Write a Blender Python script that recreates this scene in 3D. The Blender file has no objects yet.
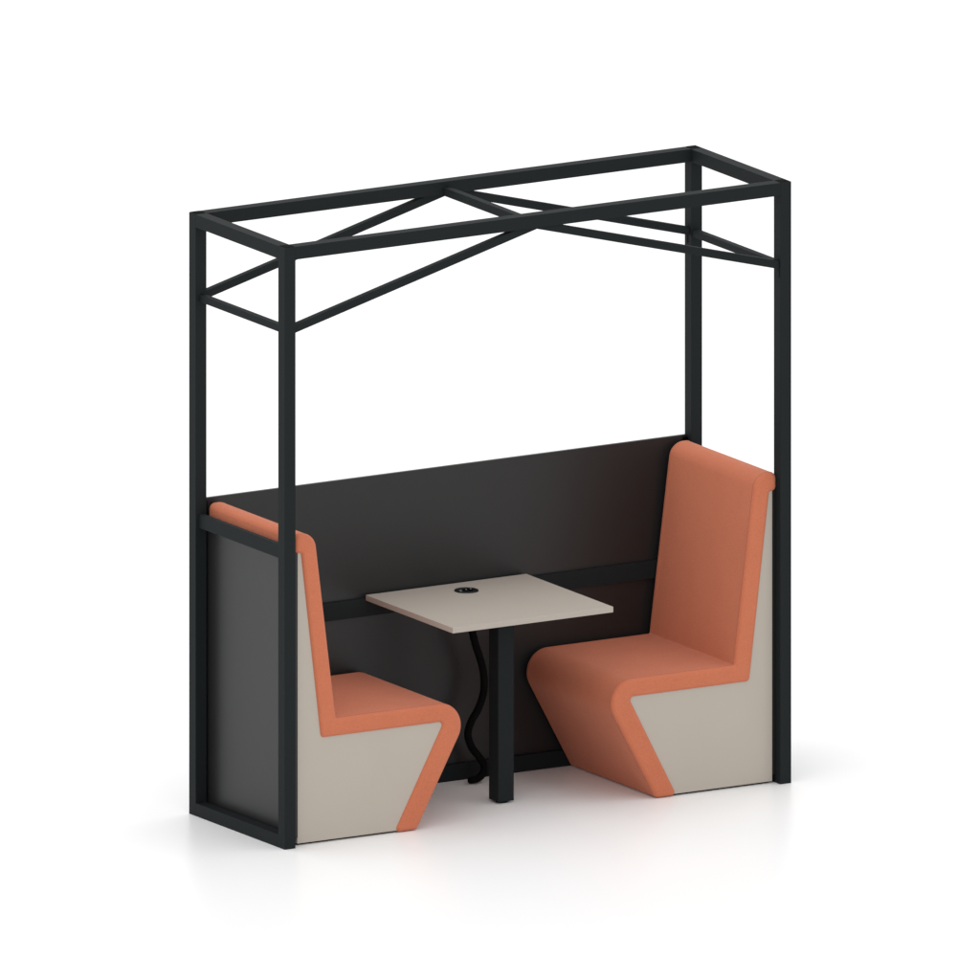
import bpy, bmesh, math
from mathutils import Vector, Matrix

S = bpy.context.scene
COL = S.collection

# ---------------------------------------------------------------- materials
def material(name, color, rough=0.5, spec=0.5, bump=0.0, bump_scale=400.0,
             var=0.0, var_scale=6.0, sheen=0.0, weave=0.0, weave_scale=900.0):
    m = bpy.data.materials.new(name)
    m.use_nodes = True
    nt = m.node_tree
    N, Lk = nt.nodes, nt.links
    b = N['Principled BSDF']
    b.inputs['Roughness'].default_value = rough
    b.inputs['Specular IOR Level'].default_value = spec
    if sheen:
        b.inputs['Sheen Weight'].default_value = sheen
        b.inputs['Sheen Roughness'].default_value = 0.5
    tc = N.new('ShaderNodeTexCoord')
    no = N.new('ShaderNodeTexNoise')
    no.inputs['Scale'].default_value = var_scale
    no.inputs['Detail'].default_value = 4
    Lk.new(tc.outputs['Object'], no.inputs['Vector'])
    mr = N.new('ShaderNodeMapRange')
    mr.inputs['To Min'].default_value = 1 - var
    mr.inputs['To Max'].default_value = 1 + var
    Lk.new(no.outputs['Fac'], mr.inputs['Value'])
    val = mr.outputs['Result']
    if weave:
        n2 = N.new('ShaderNodeTexNoise')
        n2.inputs['Scale'].default_value = weave_scale
        n2.inputs['Detail'].default_value = 2
        Lk.new(tc.outputs['Object'], n2.inputs['Vector'])
        m2 = N.new('ShaderNodeMapRange')
        m2.inputs['From Min'].default_value = 0.3
        m2.inputs['From Max'].default_value = 0.7
        m2.inputs['To Min'].default_value = 1 - weave
        m2.inputs['To Max'].default_value = 1 + weave
        Lk.new(n2.outputs['Fac'], m2.inputs['Value'])
        mu = N.new('ShaderNodeMath'); mu.operation = 'MULTIPLY'
        Lk.new(val, mu.inputs[0]); Lk.new(m2.outputs['Result'], mu.inputs[1])
        val = mu.outputs['Value']
    vm = N.new('ShaderNodeVectorMath'); vm.operation = 'SCALE'
    vm.inputs[0].default_value = color
    Lk.new(val, vm.inputs['Scale'])
    Lk.new(vm.outputs['Vector'], b.inputs['Base Color'])
    if bump:
        nb = N.new('ShaderNodeTexNoise')
        nb.inputs['Scale'].default_value = bump_scale
        nb.inputs['Detail'].default_value = 3
        Lk.new(tc.outputs['Object'], nb.inputs['Vector'])
        bp = N.new('ShaderNodeBump')
        bp.inputs['Strength'].default_value = bump
        bp.inputs['Distance'].default_value = 0.001
        Lk.new(nb.outputs['Fac'], bp.inputs['Height'])
        Lk.new(bp.outputs['Normal'], b.inputs['Normal'])
    return m

M_METAL = material('powder_coated_metal', (0.0125, 0.0155, 0.0165), 0.65, 0.10, bump=0.10, bump_scale=900)
M_PANEL = material('charcoal_panel', (0.0148, 0.0150, 0.0152), 0.38, 0.37, bump=0.05, bump_scale=500, var=0.03)
M_BLACK = material('black_plastic', (0.002, 0.002, 0.002), 0.7, 0.03)
M_CABLE = material('black_cable_sleeve', (0.002, 0.002, 0.002), 0.8, 0.10, bump=0.3, bump_scale=300)
M_GLOSSB = material('socket_plastic', (0.006, 0.006, 0.007), 0.35, 0.4)
M_PIN = material('pin_metal', (0.35, 0.35, 0.36), 0.35, 0.5)
M_FABRIC = material('terracotta_fabric', (0.520, 0.160, 0.084), 0.95, 0.06, bump=0.6, bump_scale=650,
                    var=0.05, var_scale=9, sheen=0.12, weave=0.12, weave_scale=420)
M_THREAD = material('seam_thread', (0.40, 0.115, 0.056), 0.9, 0.1)
M_BEIGE = material('beige_laminate', (0.435, 0.390, 0.336), 0.55, 0.25, bump=0.04, bump_scale=500, var=0.02)
M_TABLE = material('table_laminate', (0.405, 0.360, 0.313), 0.5, 0.25, bump=0.04, bump_scale=500, var=0.02)
M_FLOOR = material('white_floor', (0.945, 0.945, 0.947), 0.33, 0.24, var=0.004, var_scale=2)

# ---------------------------------------------------------------- helpers
SCL = Vector((0.9942, 1.0161, 0.9992))        # drawing units to metres
def link(name, me, mat, parent=None):
    o = bpy.data.objects.new(name, me)
    COL.objects.link(o)
    if mat: me.materials.append(mat)
    if parent:
        o.parent = parent
        if parent.type == 'EMPTY' or parent.parent:
            o.matrix_parent_inverse = Matrix.Identity(4)
    return o

def empty(name, label, cat, loc=(0, 0, 0), group=None):
    o = bpy.data.objects.new(name, None)
    COL.objects.link(o)
    o.location = Vector(loc)*SCL
    o.empty_display_size = 0.1
    o['label'] = label; o['category'] = cat
    if group: o['group'] = group
    return o

def root_of(p):
    while p.parent: p = p.parent
    return p

def mesh_obj(name, bm, mat, parent, smooth=False):
    """bm is in world coordinates; moved into the frame of the thing's root."""
    if parent:
        for v in bm.verts: v.co = v.co*SCL
    off = Vector(root_of(parent).location) if parent else Vector((0, 0, 0))
    bmesh.ops.translate(bm, verts=bm.verts, vec=-off)
    bmesh.ops.recalc_face_normals(bm, faces=bm.faces)
    me = bpy.data.meshes.new(name)
    bm.to_mesh(me); bm.free()
    if smooth:
        for f in me.polygons: f.use_smooth = True
    return link(name, me, mat, parent)

def add_box(bm, x0, x1, y0, y1, z0, z1, bev=0.0, seg=2):
    r = bmesh.ops.create_cube(bm, size=1)
    vs = r['verts']
    for v in vs:
        v.co = Vector(((x0+x1)/2 + v.co.x*(x1-x0), (y0+y1)/2 + v.co.y*(y1-y0), (z0+z1)/2 + v.co.z*(z1-z0)))
    if bev:
        es = list({e for v in vs for e in v.link_edges})
        bmesh.ops.bevel(bm, geom=es, offset=bev, segments=seg, profile=0.5, affect='EDGES')
    return bm

def box(name, x0, x1, y0, y1, z0, z1, mat, parent, bev=0.0007):
    return mesh_obj(name, add_box(bmesh.new(), x0, x1, y0, y1, z0, z1, bev), mat, parent)

def prism_xz(name, pts, y0, y1, mat, parent, bev=0.001):
    bm = bmesh.new()
    a = [bm.verts.new((x, y0, z)) for x, z in pts]
    b = [bm.verts.new((x, y1, z)) for x, z in pts]
    bm.faces.new(a); bm.faces.new(b[::-1])
    n = len(pts)
    for i in range(n):
        bm.faces.new((a[i], a[(i+1) % n], b[(i+1) % n], b[i]))
    if bev:
        bmesh.ops.bevel(bm, geom=list(bm.edges), offset=bev, segments=1, affect='EDGES')
    return mesh_obj(name, bm, mat, parent)

def round_poly(pts, step=0.006):
    """pts = (x, z, radius); returns a polyline with each corner rounded."""
    out = []
    n = len(pts)
    for i in range(n):
        p0 = Vector(pts[i-1][:2]); p = Vector(pts[i][:2]); p1 = Vector(pts[(i+1) % n][:2])
        r = pts[i][2]
        d0 = (p0-p).normalized(); d1 = (p1-p).normalized()
        ang = d0.angle(d1)
        t = r/math.tan(ang/2)
        c = p + (d0+d1).normalized()*(r/math.sin(ang/2))
        a = p + d0*t; b = p + d1*t
        va = a-c; vb = b-c
        tot = va.angle(vb)
        sgn = 1 if va.x*vb.y-va.y*vb.x > 0 else -1
        k = max(4, int(math.degrees(tot)/6))
        for j in range(k+1):
            th = sgn*tot*j/k
            out.append(c + Vector((va.x*math.cos(th)-va.y*math.sin(th), va.x*math.sin(th)+va.y*math.cos(th))))
    return out

def inset(d, PROFILE):
    """The seat profile with every side moved inward by d, corners re-rounded (same point count)."""
    V = [Vector(p[:2]) for p in PROFILE]
    n = len(V)
    area = sum(V[i].x*V[(i+1) % n].y-V[(i+1) % n].x*V[i].y for i in range(n))
    s = 1 if area > 0 else -1
    out = []
    for i in range(n):
        e0 = (V[i]-V[i-1]).normalized(); e1 = (V[(i+1) % n]-V[i]).normalized()
        n0 = Vector((-e0.y, e0.x))*s; n1 = Vector((-e1.y, e1.x))*s
        m = (n0+n1).normalized()
        p = V[i]+m*(d/m.dot(n1))
        convex = (e0.x*e1.y-e0.y*e1.x)*s > 0
        r = PROFILE[i][2]
        out.append((p.x, p.y, max(0.0012, r-d) if convex else r+d))
    return round_poly(out)

# ================================================================ FRAME
L, D, H, W = 2.107, 0.660, 2.200, 0.0455
RH = 0.0472
CX = L/2
fr = empty('metal_pergola', 'tall open black metal frame with roof trusses and charcoal panels around both seats',
           'pergola', (CX, D/2, 0))
def xbox(*a, **k): return box(*a, **k)

for (px, py) in ((0, 0), (L-W, 0), (0, D-W), (L-W, D-W)):
    p = box('post', px, px+W, py, py+W, 0.0, H, M_METAL, fr, 0.0010)
    box('post_cap', px+0.0035, px+W-0.0035, py+0.0035, py+W-0.0035, H-0.004, H+0.0015, M_BLACK, p, 0.0008)

# top rails, long and short
for y0 in (0, D-W):
    box('top_rail', W, L-W, y0, y0+W, H-RH, H, M_METAL, fr)
for x0 in (0, L-W):
    box('top_rail', x0, x0+W, W, D-W, H-RH, H, M_METAL, fr)
# centre cross bar
box('cross_bar', CX-0.0225, CX+0.0045, W, D-W, H-0.051, H-0.021, M_METAL, fr)
# diagonals of both long sides
zb0, sl, th = 1.8830, 0.2620, 0.0295
def diag(y0, mirror):
    zc = H-RH-0.0006
    zb = lambda x: zb0+sl*(x-W)
    xs = W+(zc-(zb0+th))/sl
    pts = [(W+0.0004, zb(W)), (CX, zb(CX)), (CX, zc), (xs, zc), (W+0.0004, zb(W)+th)]
    if mirror: pts = [(L-x, z) for x, z in pts][::-1]
    prism_xz('diagonal_brace', pts, y0, y0+0.025, M_METAL, fr)
for y0 in (0.006, D-0.031-0.006):
    diag(y0, False); diag(y0, True)
# short horizontal braces joining the posts of each end
for x0 in (0.0165, L-0.0165-0.025):
    box('end_brace', x0, x0+0.025, W, D-W, 1.8785, 1.9045, M_METAL, fr)
# slim metal plates under the diagonals on the posts
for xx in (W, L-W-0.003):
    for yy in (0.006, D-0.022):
        box('thin_plate', xx, xx+0.003, yy, yy+0.014, 1.852, 1.8795, M_METAL, fr, 0.0005)

# end infill: side panel, mid rail, bottom rail
box('side_panel', 0.0535, 0.0725, 0.030, D-0.022, 0.030, 1.075, M_PANEL, fr)
box('side_panel', L-0.0582, L-W-0.0006, 0.036, D-0.022, 0.030, 1.075, M_PANEL, fr)
box('arm_rail', 0.0137, 0.034, W, D-W, 1.052, 1.103, M_METAL, fr, 0.002)
box('arm_rail', L-0.034, L-0.0137, W, D-W, 1.052, 1.103, M_METAL, fr, 0.002)
box('floor_rail', 0.0, W, W, D-W, 0.0, RH, M_METAL, fr)
box('floor_rail', L-W, L, W, D-W, 0.0, RH, M_METAL, fr)
# rear: upper and lower panel with rails between the posts
box('back_panel', W, L-W, 0.6465, 0.6590, 0.030, 1.1500, M_PANEL, fr, 0.0012)
box('back_rail', W, L-W, 0.6320, 0.6460, 0.643, 0.708, M_METAL, fr, 0.001)
for xx in (W+0.0003, L-W-0.0153):
    box('gap_shade_strip', xx, xx+0.015, 0.634, 0.6462, 0.709, 1.142, M_BLACK, fr)  # black strip standing in for the shade in the gap beside each post
box('floor_rail', W, L-W, 0.6280, 0.6460, 0.0, 0.060, M_METAL, fr, 0.001)

# ================================================================ SEATS
PROFILE = [(2.0615, 1.0685, 0.018), (2.0615, 1.138, 0.024), (1.9765, 1.138, 0.058), (1.888, 0.449, 0.006),
           (1.3085, 0.449, 0.085), (1.5525, 0.002, 0.020), (1.6460, 0.002, 0.014), (1.4400, 0.3835, 0.012),
           (1.951, 0.3835, 0.016), (2.034, 1.0685, 0.006)]
Y0, Y1 = 0.023, 0.625

def cushion(parent, fx, PROFILE):
    r = 0.0140
    rows = []                                             # (y from the end, inset)
    prof = []
    for k in range(0, 7):
        a = math.radians(90*k/6)
        prof.append((r*(1-math.sin(a)), r*(1-math.cos(a))))
    # prof[0] = (r,0) ... prof[6] = (0,r)
    prof = [(r+0.030, 0.0), (r+0.0060, 0.0), (r+0.0040, -0.0006), (r+0.0025, 0.0016), (r+0.0010, -0.0002)] + prof[0:]
    bm = bmesh.new()
    def ring(y, d):
        return [bm.verts.new((fx(p.x), y, p.y)) for p in inset(d, PROFILE)]
    loops = [ring(Y0+y, d) for y, d in prof[::-1]]
    for k in range(1, 8):
        y = (Y0+r+0.03) + (Y1-Y0-2*r-0.06)*k/8
        loops.append(ring(y, 0))
    loops += [ring(Y1-y, d) for y, d in prof]
    n = len(loops[0])
    for a, b in zip(loops, loops[1:]):
        for i in range(n):
            bm.faces.new((a[i], a[(i+1) % n], b[(i+1) % n], b[i]))
    bm.faces.new(loops[0]); bm.faces.new(loops[-1][::-1])
    c = mesh_obj('cushion', bm, M_FABRIC, parent, smooth=True)
    for f in c.data.polygons:
        if len(f.vertices) > 4: f.use_smooth = False
    # stitched seam running round the cushion close to its front and rear edge
    for yy in (Y0+r+0.0025, Y1-r-0.0025):
        bm = bmesh.new()
        Q = inset(0.0004, PROFILE)
        n = len(Q)
        rr = 0.0012
        rings = []
        for i in range(n):
            t = (Q[(i+1) % n]-Q[i-1]).normalized()
            nn = Vector((-t.y, t.x))
            rings.append([bm.verts.new((fx(Q[i].x+nn.x*rr*math.cos(a)), yy+rr*math.sin(a), Q[i].y+nn.y*rr*math.cos(a)))
                          for a in [math.tau*j/6 for j in range(6)]])
        for i in range(n):
            a, b = rings[i], rings[(i+1) % n]
            for j in range(6):
                bm.faces.new((a[j], a[(j+1) % 6], b[(j+1) % 6], b[j]))
        mesh_obj('seam', bm, M_THREAD, c, smooth=True)
    return c

def seat(label, fx, loc, dk):
    PR = [(x+(dk if x < 1.6 else dk*0.4 if x < 1.7 else 0), z, r) for x, z, r in PROFILE]
    t = empty('upholstered_bench', label, 'bench', loc, 'orange benches facing each other across the table')
    cushion(t, fx, PR)
    pts = [(2.0475, 0.0075), (1.630, 0.0075), (1.415, 0.392), (1.940, 0.392), (2.020, 1.074), (2.0475, 1.074)]
    pts = [(fx(x), z) for x, z in pts]
    prism_xz('body', pts, 0.0320, 0.614, M_BEIGE, t, 0.001)
    xs = sorted((fx(2.040), fx(1.632)))
    box('plinth', xs[0], xs[1], 0.046, 0.606, 0.0, 0.0072, M_BLACK, t, 0.0)
    return t

MIR = 2.119
s1 = seat('orange and beige bench right of the table, showing the front of its tall backrest',
          lambda x: x, (1.84, 0.326, 0), 0.010)
s2 = seat('orange and beige bench left of the table, beside the grey end panel',
          lambda x: MIR-x, (MIR-1.84, 0.326, 0), 0.0)

# ================================================================ TABLE
TX, TY, TZ = 1.051, 0.330, 0.7225
tb = empty('table', 'small beige rectangular table on one square black leg between the orange seats', 'table', (TX, 0.262, 0))
top = box('tabletop', TX-0.334, TX+0.334, TY-0.300, TY+0.300, TZ-0.0205, TZ, M_TABLE, tb, 0.001)
LX, LY, LW = 1.0605, 0.264, 0.033
lg = box('leg', LX-LW, LX+LW, LY-LW, LY+LW, 0.007, TZ-0.032, M_METAL, tb, 0.003)
bm = bmesh.new()
bmesh.ops.create_cone(bm, cap_ends=True, segments=32, radius1=0.022, radius2=0.024, depth=0.0075,
                      matrix=Matrix.Translation((LX, LY, 0.00375)))
mesh_obj('foot', bm, M_BLACK, lg)
box('mounting_plate', LX-0.16, LX+0.16, LY-0.13, LY+0.13, TZ-0.0318, TZ-0.0207, M_METAL, tb, 0.001)

# power socket let into the top
SX, SY = 1.0614, 0.5067
bm = bmesh.new()
prof = [(0.0, 0.0022), (0.0335, 0.0022), (0.0345, 0.0034), (0.0385, 0.0042), (0.0425, 0.0034), (0.0438, 0.0002), (0.0438, -0.003)]
seg = 48
prev = None
c0 = bm.verts.new((SX, SY, TZ+prof[0][1]))
for r_, z_ in prof[1:]:
    ring = [bm.verts.new((SX+r_*math.cos(math.tau*j/seg), SY+r_*math.sin(math.tau*j/seg), TZ+z_)) for j in range(seg)]
    for j in range(seg):
        if prev is None: bm.faces.new((c0, ring[j], ring[(j+1) % seg]))
        else: bm.faces.new((prev[j], ring[j], ring[(j+1) % seg], prev[(j+1) % seg]))
    prev = ring
sock = mesh_obj('power_socket', bm, M_GLOSSB, tb, smooth=False)
bm = bmesh.new()                                             # raised round outlet with pin holes
bmesh.ops.create_cone(bm, cap_ends=True, segments=32, radius1=0.0200, radius2=0.0192, depth=0.0016,
                      matrix=Matrix.Translation((SX+0.006, SY, TZ+0.0030)))
mesh_obj('outlet', bm, M_BLACK, sock)
bm = bmesh.new()
for dx, dy in ((-0.007, 0.0), (0.014, 0.003)):
    bmesh.ops.create_cone(bm, cap_ends=True, segments=12, radius1=0.0022, radius2=0.0016, depth=0.003,
                          matrix=Matrix.Translation((SX+0.006+dx, SY+dy, TZ+0.0048)))
add_box(bm, SX-0.028, SX-0.020, SY-0.004, SY+0.004, TZ+0.0023, TZ+0.0034)
mesh_obj('contact', bm, M_PIN, sock)

# ================================================================ CABLE
def unproject(u, v, y):
    x = (u-284.7+145.0*y)/240.4
    z = (849.9-v-31.75*x-55.0*y)/273.45
    return Vector((x, y, z))
pts = [Vector((SX, 0.507, TZ-0.033)), Vector((1.066, 0.512, 0.665)), unproject(474.5, 641, .520), unproject(480.5, 660, .526),
       unproject(483.8, 676, .532), unproject(483.5, 692, .538), unproject(478.5, 708, .545), unproject(471.5, 721, .552),
       unproject(467.8, 734, .558), unproject(471.5, 747, .564), unproject(479.0, 757, .562), unproject(484.0, 765.5, .558),
       unproject(483.0, 773, .554), unproject(477.5, 778.6, .552), unproject(469.0, 781.6, .550)]
for p in pts: p.z = max(p.z, 0.0150)
def catmull(P, m=10):
    out = []
    for i in range(len(P)-1):
        p0 = P[max(i-1, 0)]; p1 = P[i]; p2 = P[i+1]; p3 = P[min(i+2, len(P)-1)]
        for j in range(m):
            t = j/m
            out.append(0.5*((2*p1)+(p2-p0)*t+(2*p0-5*p1+4*p2-p3)*t*t+(3*p1-p0-3*p2+p3)*t**3))
    out.append(P[-1])
    return out
C = catmull(pts)
bm = bmesh.new()
rings = []
nside = 18
up = Vector((0, 1, 0))
cnt = len(C)
for i, p in enumerate(C):
    t = (C[min(i+1, cnt-1)]-C[max(i-1, 0)]).normalized()
    a = (up-t*up.dot(t)).normalized(); b = t.cross(a)
    r_ = 0.0136*(1+0.05*(1 if i % 2 else -1))               # ribbed sleeve
    if i > cnt-12: r_ *= 0.80+0.20*(cnt-1-i)/11
    rings.append([bm.verts.new(p+a*r_*math.cos(math.tau*j/nside)+b*r_*math.sin(math.tau*j/nside)) for j in range(nside)])
for a, b in zip(rings, rings[1:]):
    for j in range(nside):
        bm.faces.new((a[j], a[(j+1) % nside], b[(j+1) % nside], b[j]))
bm.faces.new(rings[0]); bm.faces.new(rings[-1][::-1])
cab = mesh_obj('power_cable', bm, M_CABLE, None, smooth=True)
for v in cab.data.vertices: v.co = v.co*SCL
cab['label'] = 'black sleeved cable curving down to the floor behind the table leg'
cab['category'] = 'cable'

# ================================================================ FLOOR
bm = bmesh.new()
bmesh.ops.create_grid(bm, x_segments=1, y_segments=1, size=60)
fl = mesh_obj('floor', bm, M_FLOOR, None)
fl['kind'] = 'structure'

# ================================================================ LIGHT
w = bpy.data.worlds.new('World'); S.world = w; w.use_nodes = True
bg = w.node_tree.nodes['Background']
bg.inputs['Color'].default_value = (1.0, 1.0, 1.0, 1)
bg.inputs['Strength'].default_value = 1.0

def area(name, loc, target, size, power, color=(1, 1, 1)):
    d = bpy.data.lights.new(name, 'AREA'); d.shape = 'RECTANGLE'
    d.size, d.size_y = size; d.energy = power; d.color = color
    o = bpy.data.objects.new(name, d); COL.objects.link(o)
    o.location = loc
    o.rotation_euler = (Vector(target)-Vector(loc)).to_track_quat('-Z', 'Y').to_euler()
    return o
area('fill_overhead', (1.0, 4.0, 14), (1.0, 4.0, 0.0), (26, 26), 1100)  # added overhead fill that lifts the floor to white

area('fill_front_left', (-4.0, -5.5, 3.0), (1.4, 0.4, 0.7), (4, 4), 45)  # added weak fill to brighten the right seat and the beige

# ================================================================ CAMERA
th_, ph_ = math.atan(0.5901), math.asin(0.2238)
c, sn, cp, sp = math.cos(th_), math.sin(th_), math.cos(ph_), math.sin(ph_)
R = Vector((c, -sn, 0)); U = Vector((sn*sp, c*sp, cp)); F = Vector((sn*cp, c*cp, -sp))
PX = 280.8
cam = bpy.data.cameras.new('camera'); cam.type = 'ORTHO'; cam.ortho_scale = 980/PX
cam.clip_start = 0.1; cam.clip_end = 300
co = bpy.data.objects.new('camera', cam); COL.objects.link(co)
loc = R*((490-284.7)/PX)+U*((849.9-490)/PX)-F*9
mat = Matrix((R, U, -F)).transposed().to_4x4()
mat.translation = loc
co.matrix_world = mat
S.camera = co

S.view_settings.view_transform = 'Standard'
S.view_settings.look = 'None'
S.view_settings.exposure = 0
S.view_settings.gamma = 1
S.render.resolution_x = 1024; S.render.resolution_y = 1024
